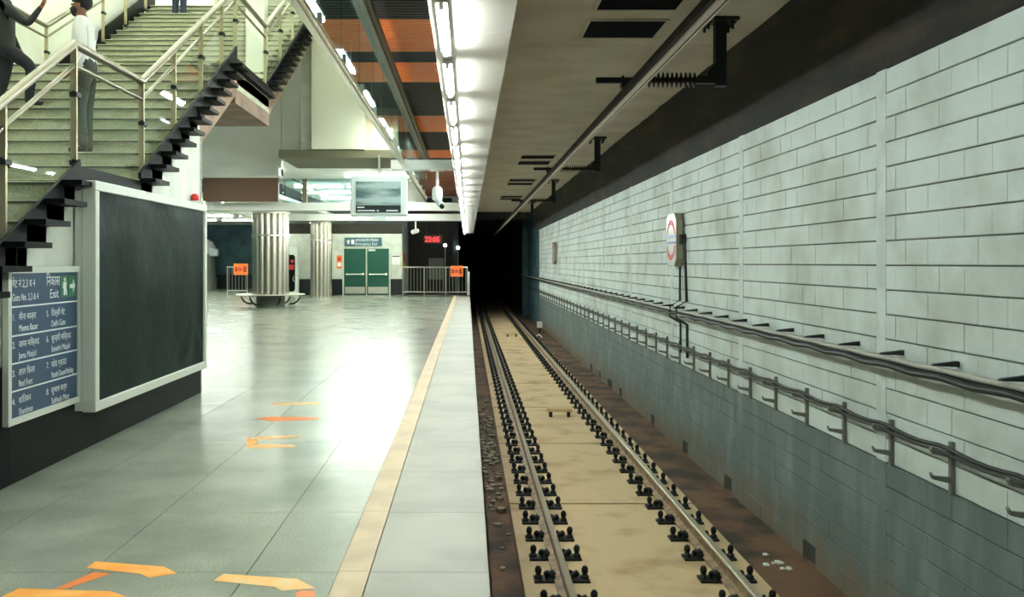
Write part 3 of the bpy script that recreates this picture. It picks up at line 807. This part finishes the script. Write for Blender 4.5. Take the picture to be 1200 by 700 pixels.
# low beige markers between the rails
for y, lab in ((17.55, 'low beige bar on two feet between rails, nearer one'), (36.5, 'low bar on two feet between rails, farther one')):
    t = thing('track_marker', lab, 'track marker', (1.75, y, ZT))
    MB().box(-.24, .24, -.07, .07, .10, .17).build('crossbar', M['beige'], t, bevel=.01)
    for s in (-1, 1): MB().box(s*.17-.03, s*.17+.03, -.05, .05, 0, .10).build('foot', M['iron'], t)
t = thing('marker_lamp', 'white square marker on short post beside the wall-side rail', 'track marker', (2.93, 37.5, ZD))
MB().tube([(0,0,0),(0,0,.42)], .03, 8).build('post', M['iron'], t)
MB().box(-.11, .11, -.04, .04, .4, .66).build('white_face', M['white_gloss'], t)
MB().tube([(-.2,-.1,.03),(-.05,-.3,.15),(.05,-.5,.05)], .03, 6).build('white_hose', M['white'], t)
lit = MB(); rr = random.Random(9)
for k in range(9):
    x = 3.1+rr.uniform(-.12,.12); y = 9.4+rr.uniform(-.25,.25); s = rr.uniform(.015,.045)
    lit.prism([(x-s,y-s),(x+s,y-s*.6),(x+s*.7,y+s),(x-s*.5,y+s*.8)], ZD, ZD+.012, 'z')
o = tag(lit.build('litter', M['white']), 'torn white litter scraps on the brown trench floor', 'litter'); o['kind'] = 'stuff'

# ================================================================== OVERHEAD CONDUCTOR
XC, ZCR = 1.63, 3.31
ob = thing('conductor_rail', 'long overhead conductor rail above the track', 'conductor rail', (XC, 0, ZCR))
MB().box(-.055, -.020, 2, 60, .04, .09).box(.018, .055, 2, 60, .02, .09).box(-.06, .06, 2, 60, .0905, .105).build('profile', M['conductor'], ob)
MB().box(-.0195, .0175, 2, 60, .015, .09).build('web_strip', M['strip'], ob)
MB().tube([(.036,2,.012),(.036,60,.012)], .008, 8).build('contact_wire', M['railhead'], ob)
MB().box(-.02, .02, 2, 60, .1055, .118).build('top_strip', M['pipe'], ob)
sup = thing('conductor_support', 'conductor rail support bracket with ribbed insulator, nearest to camera', 'bracket', (0, 9.26, 0), 'conductor rail supports')
MB().box(2.34, 2.70, -.12, .12, ZC-.035, ZC-.001).build('ceiling_plate', M['iron'], sup)
for x in (2.40, 2.64):
    for y in (-.08, .08): MB().tube([(x,y,ZC-.035),(x,y,ZC-.12)], .014, 6).box(x-.025, x+.025, y-.025, y+.025, ZC-.07, ZC-.045).build('anchor_bolt', M['iron'], sup)
MB().box(2.48, 2.59, -.05, .05, 3.42, ZC-.036).build('drop_bar', M['iron'], sup)
MB().prism([(2.40,3.56),(2.48,3.66),(2.48,3.46),(2.40,3.46)], -.04, .04, 'y').box(2.30, 2.48, -.04, .04, 3.45, 3.52).build('gusset', M['iron'], sup)
ins = [(.0001,0)]
for k in range(11):
    ins += [(.028, k*.045+.004), (.075, k*.045+.012), (.078, k*.045+.018), (.028, k*.045+.028)]
ins.append((.028, .50)); 
im = MB().lathe(ins, (0,0,0), 14).build('insulator', mat('insulator', (36,30,28), .3), sup, (1.81, 0, 3.485)); im.rotation_euler = (0, R(90), 0)
MB().box(1.29, 1.80, -.022, .022, 3.455, 3.51).build('cross_arm', M['iron'], sup)
MB().box(XC-.09, XC+.09, -.05, .05, 3.405, 3.453).tube([(XC-.07,0,3.43),(XC-.07,0,3.53)], .014, 6).tube([(XC+.07,0,3.43),(XC+.07,0,3.53)], .014, 6).build('rail_clamp', M['iron'], sup)
for i, y in enumerate((18.0, 27.2, 36.2)):
    dup(sup, (0, y, 0), 'conductor rail support bracket with ribbed insulator, %s of four' % ('second','third','farthest')[i])
# ceiling vents: pairs of black plates painting the dark inside open slots
def vent(label, y0, y1, x0=1.24, x1=2.0):
    v = thing('ceiling_vent', label, 'vent', (0, 0, ZC), 'ceiling vents above the track')
    MB().box(x0, x1, y0, y1, -.012, -.001).build('slot_shade_plate', M['slot'], v)
    MB().box(x0-.03, x1+.03, y0-.03, y0, -.018, -.001).box(x0-.03, x1+.03, y1, y1+.03, -.018, -.001).box(x0-.03, x0, y0, y1, -.018, -.001).box(x1, x1+.03, y0, y1, -.018, -.001).build('frame', M['ceil_track'], v)
vl = [(8.1,8.88),(9.28,9.98),(20.9,21.6),(22.1,22.9),(26.9,27.6),(28.1,28.9),(33.6,34.4),(34.8,35.6)]
for i, (a, b) in enumerate(vl): vent('dark rectangular ceiling vent above the track, %s to camera' % ORD[i], a, b)

# ================================================================== WALL CABLES AND SIGN
tr = thing('cable_run', 'thick pipe and cable run on arm brackets along the white block wall', 'cable run')
pts1 = []; pts2 = []; pts3 = []
ys = []; y = 4.0
while y < 58: ys.append(y); y += .41
for i, y in enumerate(ys):
    sag = .012 if i % 2 else 0
    pts1.append((XW-.11, y, .892-sag*.6)); pts2.append((XW-.055, y, .85-sag*1.2)); pts3.append((XW-.15, y, .845-sag*1.6))
MB().tube(pts1, .022, 8).build('pipe', M['pipe'], tr)
MB().tube(pts2, .025, 8).build('cable', M['cable'], tr)
MB().tube(pts3, .025, 8).build('cable', M['cable'], tr)
am = MB().prism([(XW-.19,.922),(XW,.915),(XW,.955),(XW-.01,.955),(XW-.17,.936)], -.02, .02, 'y').mesh('arm_bracket'); am.materials.append(M['cable'])
y = 6.5-.82
while y < 44: link('arm_bracket', am, tr, (0, y, 0)); y += .82
bk = thing('cable_bracket', 'two-armed steel cable bracket low on the white wall, 1st from near end', 'bracket', (XW, 5.62, 0), 'two-armed cable brackets on the wall')
MB().box(-.03, 0, -.02, .02, .0, .375).build('upright', M['grey_metal'], bk)
for z in (.11, .29): 
    MB().prism([(-.17,z+.035),(-.165,z+.05),(-.155,z+.025),(-.03,z+.012),(-.03,z-.03),(-.155,z)], -.018, .018, 'y').build('arm', M['grey_metal'], bk)
k = 1; y = 5.62+.936
while y < 44:
    dup(bk, (XW, y, 0), 'two-armed steel cable bracket low on the white wall, %s from near end' % nth(k)); y += .936; k += 1
for nm, dz, r, lab, ph in (('wall_cable', .325, .016, 'sagging black cable resting on the upper bracket arms', 0), ('wall_cable', .30, .011, 'thin black cable beside the thicker one on the upper arms', 1.2)):
    pts = []; y = 4.6; i = 0
    while y < 60:
        u = ((y-5.62) % .936)/.936
        pts.append((XW-.07-(.03 if ph else 0), y, dz+.02-.03*math.sin(math.pi*u))); y += .156
    tag(MB().tube(pts, r, 6).build(nm, M['cable']), lab, 'cable')
# metro roundel sign box
def roundel(label, y, s):
    o = thing('station_sign', label, 'sign', (XW, y, 2.02))
    hw, hh, ch, D = .36*s, .43*s, .13*s, .13
    pts = [(-hw+ch,-hh),(hw-ch,-hh),(hw,-hh+ch),(hw,hh-ch),(hw-ch,hh),(-hw+ch,hh),(-hw,hh-ch),(-hw,-hh+ch)]
    MB().prism(pts, -D, -.03).build('sign_box', mat('sign_casing', (150,148,124), .5), o)
    MB().prism([(a*.97, b*.97) for a, b in pts], -D-.008, -D-.001).build('sign_face', M['white_gloss'], o)
    ring = MB()
    n = 40; vs = []; fs = []
    for i in range(n):
        a = 2*math.pi*i/n
        for rr_ in (.25*s, .33*s):
            vs.append((-D-.012, rr_*math.cos(a), rr_*math.sin(a)))
    for i in range(n):
        a = 2*math.pi*(i+.5)/n
        if abs(math.sin(a)) < .30: continue
        j = (i+1) % n; fs.append((2*i, 2*i+1, 2*j+1, 2*j))
    ring.add(vs, fs).build('red_ring', M['red'], o)
    MB().box(-D-.014, -D-.009, -hw*.9, hw*.9, .035*s, .075*s).box(-D-.014, -D-.009, -hw*.9, hw*.9, -.06*s, -.03*s).build('blue_bar', mat('sign_blue', (120,132,190), .4), o)
    MB().box(-.03, 0, -.06, .06, -.2, .2).build('wall_plate', M['grey_metal'], o)
    return o
roundel('white octagonal station sign with red ring on the wall, nearer one', 15.05, 1.0)
roundel('white octagonal station sign on the wall, far one near tunnel', 36.0, 1.0)
cdt = thing('sign_conduit', 'black conduit looping down the wall from the station sign', 'conduit', (0,0,0))
MB().tube([(XW-.03,14.68,2.02),(XW-.06,14.5,2.02),(XW-.06,14.42,1.95),(XW-.04,14.4,1.05),(XW-.20,14.4,.95),(XW-.20,14.4,.78),(XW-.03,14.4,.68),(XW-.03,14.4,.16)], .022, 8).build('conduit', M['cable'], cdt)
MB().tube([(XW-.04,14.85,1.6),(XW-.04,14.85,1.05),(XW-.20,14.85,.95),(XW-.20,14.85,.78),(XW-.03,14.85,.68),(XW-.03,14.85,.2)], .018, 8).build('conduit', M['cable'], cdt)
MB().box(XW-.08, XW-.001, 14.58, 14.72, 1.95, 2.10).build('junction_box', M['iron'], cdt)

# ================================================================== FLOOR MARKINGS
def arrow(name, label, pts, m, z=.0015, cat='floor marking'):
    return tag(MB().prism(pts, .0004, z, 'z').build(name, M[m]), label, cat)
def fp(x, y):   # ground position of a traced floor point, to convert measurements once
    d = F*CH/(y-VY); return ((x-VX)*d/F, d)
def poly(*pp): 
    q = [fp(*p) for p in pp]
    ar = sum(q[i][0]*q[(i+1) % len(q)][1]-q[(i+1) % len(q)][0]*q[i][1] for i in range(len(q)))
    return q if ar > 0 else q[::-1]
arrow('floor_arrow', 'orange floor arrow pointing to the track, farther of the left pair', poly((101,666),(112,658.5),(192,664.5),(208,672.5),(174,677.5),(165,673)), 'orange')
arrow('floor_tape', 'dark orange diagonal tape joining the two left floor arrows', poly((63,691),(78,690.5),(131,672.5),(110,671)), 'orange_dark')
arrow('floor_arrow', 'orange floor arrow cut by the lower frame edge at left', poly((4,699),(22,690),(130,693.5),(160,704),(100,712),(-8,706)), 'orange')
arrow('floor_arrow', 'pale orange floor arrow nearest the yellow line', poly((250,681),(262,673),(348,679),(370,690),(330,693),(322,688.5)), 'orange_pale')
arrow('floor_mark', 'small orange mark under the pale floor arrow', poly((345,697),(352,692.5),(368,693),(370,700),(350,702)), 'orange_dark')
arrow('floor_stripe', 'pale orange floor stripe of the middle pair, farther one', poly((290,514.5),(303,512),(352,510.5),(350,513),(305,516)), 'orange_pale')
arrow('floor_stripe', 'pale orange floor stripe of the middle pair, nearer one', poly((289,522),(303,520.5),(345,521.5),(348,524.5),(292,526)), 'orange_pale')
arrow('floor_mark', 'small orange triangle between the two middle stripes', poly((289,513),(303,518),(289,524)), 'orange', .002)
arrow('floor_arrow', 'thin dark orange floor arrow in the middle of platform', poly((299,491),(318,488.5),(373,489.5),(373,492),(318,494)), 'orange_dark')
arrow('floor_stripe', 'pale orange floor stripe beyond the thin dark arrow', poly((318,473),(374,471.5),(374,474),(322,475.5)), 'orange_pale')

# ================================================================== LUMINAIRES in the hall
def lum(label, group, locs, length, along='y', r=.02, tm='tube_hall', drop=0):
    locs = sorted(locs, key=lambda l: (l[1], l[0]))
    fx = thing('tube_light', label+', 1st from the camera', 'light', locs[0], group)
    if along == 'y':
        MB().box(-.06, .06, 0, length, -.05, -.001).build('housing', M['white_gloss'], fx)
        for s in (-.03, .03): MB().tube([(s, .03, -.07), (s, length-.03, -.07)], r, 8).build('tube', M[tm], fx)
    else:
        MB().box(0, length, -.06, .06, -.05, -.001).build('housing', M['white_gloss'], fx)
        for s in (-.03, .03): MB().tube([(.03, s, -.07), (length-.03, s, -.07)], r, 8).build('tube', M[tm], fx)
    if drop:
        for yy in (.15, length-.15): MB().tube([(0,yy,-.001),(0,yy,drop)], .006, 6).build('hanger_rod', M['steel'], fx)
    for i, l in enumerate(locs[1:]): dup(fx, l, label+', %s from the camera' % nth(i+1))
lum('twin tube light on the high ceiling above the stairwell', 'stairwell ceiling lights', [(x, y, 9.5) for x in (-6.6,-5.0,-3.2) for y in (3,6,9,12,15,18,21,25)], 1.6, tm='tube_stair')
lum('added twin tube light making reflected streaks behind the glass parapet', 'added lights behind the parapet', [(-6.6, y, 4.6) for y in (35,38,41.5)] + [(-4.6, y, 4.6) for y in (35,38,41.5)], 1.9, 'x')  # added tubes stand in for streaks reflected in the parapet glass
lum('twin tube light across the far left hall ceiling', 'far hall lights', [(x, y, 4.05) for x in (-15.8,-13.6,-11.4) for y in (36,41,46,51)], 1.9, 'x')
lum('twin tube light on the white ceiling beyond the cream box', 'lights beyond the cream box', [(-4.2, y, 4.65) for y in (24.5,28,31.5)], 2.2, 'x')
lum('twin tube light on the low white ceiling behind the staircase', 'lights on the low ceiling', [(x, y, 4.65) for x in (-12,-9,-6.3) for y in (25,29)], 1.4)

lum('added fill pendant tube light under the slatted ceiling behind the glass barrier', 'added fill pendants behind the barrier', [(-1.75, y, 4.6) for y in (9.5,12.5,15.5,18.5,22.5,26.5)], 1.5, tm='tube_fill', drop=.4)  # lamps added to brighten the bulkhead wall and the orange slats
lum('added twin fill tube on the ceiling in front of the green doors', 'added fill lights before the end wall', [(x, 45.2, 4.6) for x in (-8.6,-6.2,-4.2)], 1.6, 'x')  # extra lamps put in to brighten the end wall
# ================================================================== PEOPLE
def skin_body(name, verts, edges, radii, mats, matfn, parent, sub=3):
    me = bpy.data.meshes.new(name); me.from_pydata(verts, edges, []); me.update()
    o = bpy.data.objects.new(name, me); COL.objects.link(o)
    s = o.modifiers.new('skin', 'SKIN'); s.use_smooth_shade = True
    for i, v in enumerate(me.skin_vertices[0].data):
        r = radii[i]; v.radius = r if isinstance(r, tuple) else (r, r); v.use_root = (i == 0)
    u = o.modifiers.new('sub', 'SUBSURF'); u.levels = sub; u.render_levels = sub
    dg = bpy.context.evaluated_depsgraph_get(); dg.update()
    m2 = bpy.data.meshes.new_from_object(o.evaluated_get(dg)); m2.name = name
    bpy.data.objects.remove(o); bpy.data.meshes.remove(me)
    m2.materials.clear()
    for q in mats: m2.materials.append(q)
    for pl in m2.polygons: pl.material_index = matfn(pl.center); pl.use_smooth = True
    return link(name, m2, parent)
def seg_d(p, a, b):
    a = Vector(a); b = Vector(b); p = Vector(p); t = max(0, min(1, (p-a).dot(b-a)/max(1e-9, (b-a).length_squared)))
    return (p-(a+(b-a)*t)).length
def person(label, loc, rz, J, mats, sleeve='long', hair=True, mask=False, belt=None):
    """local frame: faces +X, left arm on +Y; J gives joint positions"""
    o = thing('person', label, 'person', loc, None, rz)
    names = []; V = []; Rr = []; E = []
    def v(n, p, r): names.append(n); V.append(p); Rr.append(r); return len(V)-1
    pel = v('pelvis', J['pelvis'], (.17,.135)); wa = v('waist', J['waist'], (.165,.13)); ch = v('chest', J['chest'], (.205,.145))
    nb = v('neckbase', J['neck'], (.075,.07)); E += [(pel,wa),(wa,ch),(ch,nb)]
    hd = J['head']; h0 = v('neck', (J['neck'][0]*.6+hd[0]*.4, J['neck'][1], J['neck'][2]*.55+hd[2]*.45-.03), .055)
    h1 = v('jaw', (hd[0]+.015, hd[1], hd[2]-.07), (.068,.078)); h2 = v('skull', (hd[0]-.005, hd[1], hd[2]+.03), (.082,.098)); h3 = v('crown', (hd[0]-.012, hd[1], hd[2]+.095), (.05,.06))
    E += [(nb,h0),(h0,h1),(h1,h2),(h2,h3)]
    for s in 'LR':
        sh = v('sh'+s, J['sh'+s], .08); el = v('el'+s, J['el'+s], .056); wr_ = v('wr'+s, J['wr'+s], .030)
        d = (Vector(J['wr'+s])-Vector(J['el'+s])).normalized()
        pa = v('palm'+s, tuple(Vector(J['wr'+s])+d*.075), (.040,.022)); E += [(ch,sh),(sh,el),(el,wr_),(wr_,pa)]
        perp = Vector((0,1,0)) if abs(d.y) < .7 else Vector((1,0,0))
        perp = (perp-d*perp.dot(d)).normalized(); nrm = d.cross(perp)
        for k, (off, ln) in enumerate(((-.030,.068),(-.010,.080),(.011,.074),(.031,.055))):
            base = Vector(J['wr'+s])+d*.10+perp*off
            a1 = v('f', tuple(base), .010); a2 = v('f', tuple(base+d*ln*.55+nrm*.012), .009); a3 = v('f', tuple(base+d*ln+nrm*.034), .007)
            E += [(pa,a1),(a1,a2),(a2,a3)]
        tb_ = Vector(J['wr'+s])+d*.04-perp*.036
        a1 = v('t', tuple(tb_), .012); a2 = v('t', tuple(tb_+d*.035-perp*.022), .010); a3 = v('t', tuple(tb_+d*.065-perp*.025+nrm*.01), .008)
        E += [(pa,a1),(a1,a2),(a2,a3)]
        hp = v('hip'+s, J['hip'+s], .108); kn = v('kn'+s, J['kn'+s], .078); an = v('an'+s, J['an'+s], .055)
        he = v('heel'+s, (J['an'+s][0]-.02, J['an'+s][1], J['an'+s][2]-.05), .04); to = v('toe'+s, (J['an'+s][0]+.17, J['an'+s][1], J['an'+s][2]-.055), (.042,.03))
        E += [(pel,hp),(hp,kn),(kn,an),(an,he),(he,to)]
    bl = J['pelvis'][2]+.10 if belt is None else belt
    hands = [(J['wr'+s], tuple(Vector(J['wr'+s])+(Vector(J['wr'+s])-Vector(J['el'+s])).normalized()*.2)) for s in 'LR']
    fore = [(J['el'+s], J['wr'+s]) for s in 'LR']; upper = [(J['sh'+s], J['el'+s]) for s in 'LR']
    legs = [(J['hip'+s], J['kn'+s]) for s in 'LR']+[(J['kn'+s], J['an'+s]) for s in 'LR']
    feet = [J['an'+s] for s in 'LR']
    def mf(c):
        if c.z > J['neck'][2]+.02 and seg_d(c, J['neck'], J['head']) < .2 and min(seg_d(c, *q) for q in hands) > .12 and min(seg_d(c, *q) for q in fore) > .09: return 0
        dh = min(seg_d(c, *q) for q in hands); df = min(seg_d(c, *q) for q in fore); du = min(seg_d(c, *q) for q in upper)
        dl = min(seg_d(c, *q) for q in legs)
        if dh < df and dh < .09 and dh < dl+.02: return 0
        if min(df, du) < dl and min(df, du) < .1: return 1
        if any((Vector(f)-c).length < .22 and c.z < f[2]+.005 for f in feet): return 3
        return 2 if c.z < bl else 1
    skin_body('body', V, E, Rr, mats, mf, o)
    if hair:
        hm = MB().sphere((hd[0]-.022, hd[1], hd[2]+.06), .112, 16, 0, (1.02,.86,.92))
        hm.v = [(x if z > hd[2]+.045 else min(x, hd[0]+.02-(hd[2]+.045-z)*.5), y, max(z, hd[2]-.06)) for x, y, z in hm.v]
        hm.build('hair', M['hair'], o)
        fm = MB()
        fm.prism([(hd[0]+.085, hd[2]+.015), (hd[0]+.118, hd[2]-.022), (hd[0]+.085, hd[2]-.03)], hd[1]-.014, hd[1]+.014, 'y')
        fm.build('nose', mats[0], o)
        for s in (-1, 1):
            MB().sphere((hd[0]+.082, hd[1]+s*.032, hd[2]+.022), .012, 8).build('eye', M['hair'], o)
            MB().sphere((hd[0]-.005, hd[1]+s*.083, hd[2]+.0), .032, 8, 0, (.6,.35,1)).build('ear', mats[0], o)
        if not mask: MB().box(hd[0]+.078, hd[0]+.094, hd[1]-.026, hd[1]+.026, hd[2]-.062, hd[2]-.05).build('mouth', mat('lips', (112,60,50), .5), o)
    if mask:
        mk = MB().sphere((hd[0]+.045, hd[1], hd[2]-.045), .085, 14, 0, (.75,.88,.78)); mk.build('face_mask', M['mask'], o)
    return o
# man in white shirt, facing left (towards -X), on flight 2
zB = L1Z+3*flights[1][4]
JB = dict(pelvis=(0,0,.95), waist=(.01,0,1.12), chest=(.0,0,1.34), neck=(.02,0,1.52), head=(.05,0,1.66),
          shL=(0,.19,1.45), elL=(-.05,.25,1.17), wrL=(.06,.23,.95), shR=(0,-.19,1.45), elR=(.02,-.24,1.17), wrR=(.20,-.20,1.02),
          hipL=(0,.09,.88), knL=(.03,.10,.48), anL=(-.02,.11,.085), hipR=(0,-.09,.88), knR=(.02,-.10,.48), anR=(.0,-.11,.085))
person('man in white shirt and grey trousers standing on the stairs behind the glass', (-4.33, 10.43, zB), R(185), JB,
       [M['skin'], M['shirt_white'], M['trouser_grey'], M['shoe']], mask=True)
# man in dark shirt at the left edge with raised hand
zA = L1Z+6*flights[1][4]
JA = dict(pelvis=(0,0,.93), waist=(-.01,0,1.10), chest=(-.03,0,1.33), neck=(-.02,0,1.51), head=(.03,0,1.66),
          shL=(-.02,.19,1.44), elL=(-.02,.27,1.16), wrL=(.1,.25,.93), shR=(-.02,-.19,1.40), elR=(.32,-.22,1.15), wrR=(.45,-.20,1.36),
          hipL=(0,.09,.87), knL=(-.06,.10,.46), anL=(-.20,.11,.085), hipR=(.02,-.09,.86), knR=(.33,-.09,.66), anR=(.30,-.10,.085+.18))
person('man in dark shirt with raised hand on the stairs at the left edge', (-5.74, 11.44, zA), R(12), JA,
       [M['skin'], M['shirt_dark'], M['trouser_dark'], M['shoe']], belt=.86)
zC = L2Z+14*flights[2][4]
JC = dict(JB); JC.update(knL=(.05,.10,.48), anL=(.0,.11,.085))
person('person in dark jeans near the top of the staircase', (-6.46, 20.62, zC), R(80), JC,
       [M['skin'], M['shirt_dark'], M['jeans'], M['shoe']])
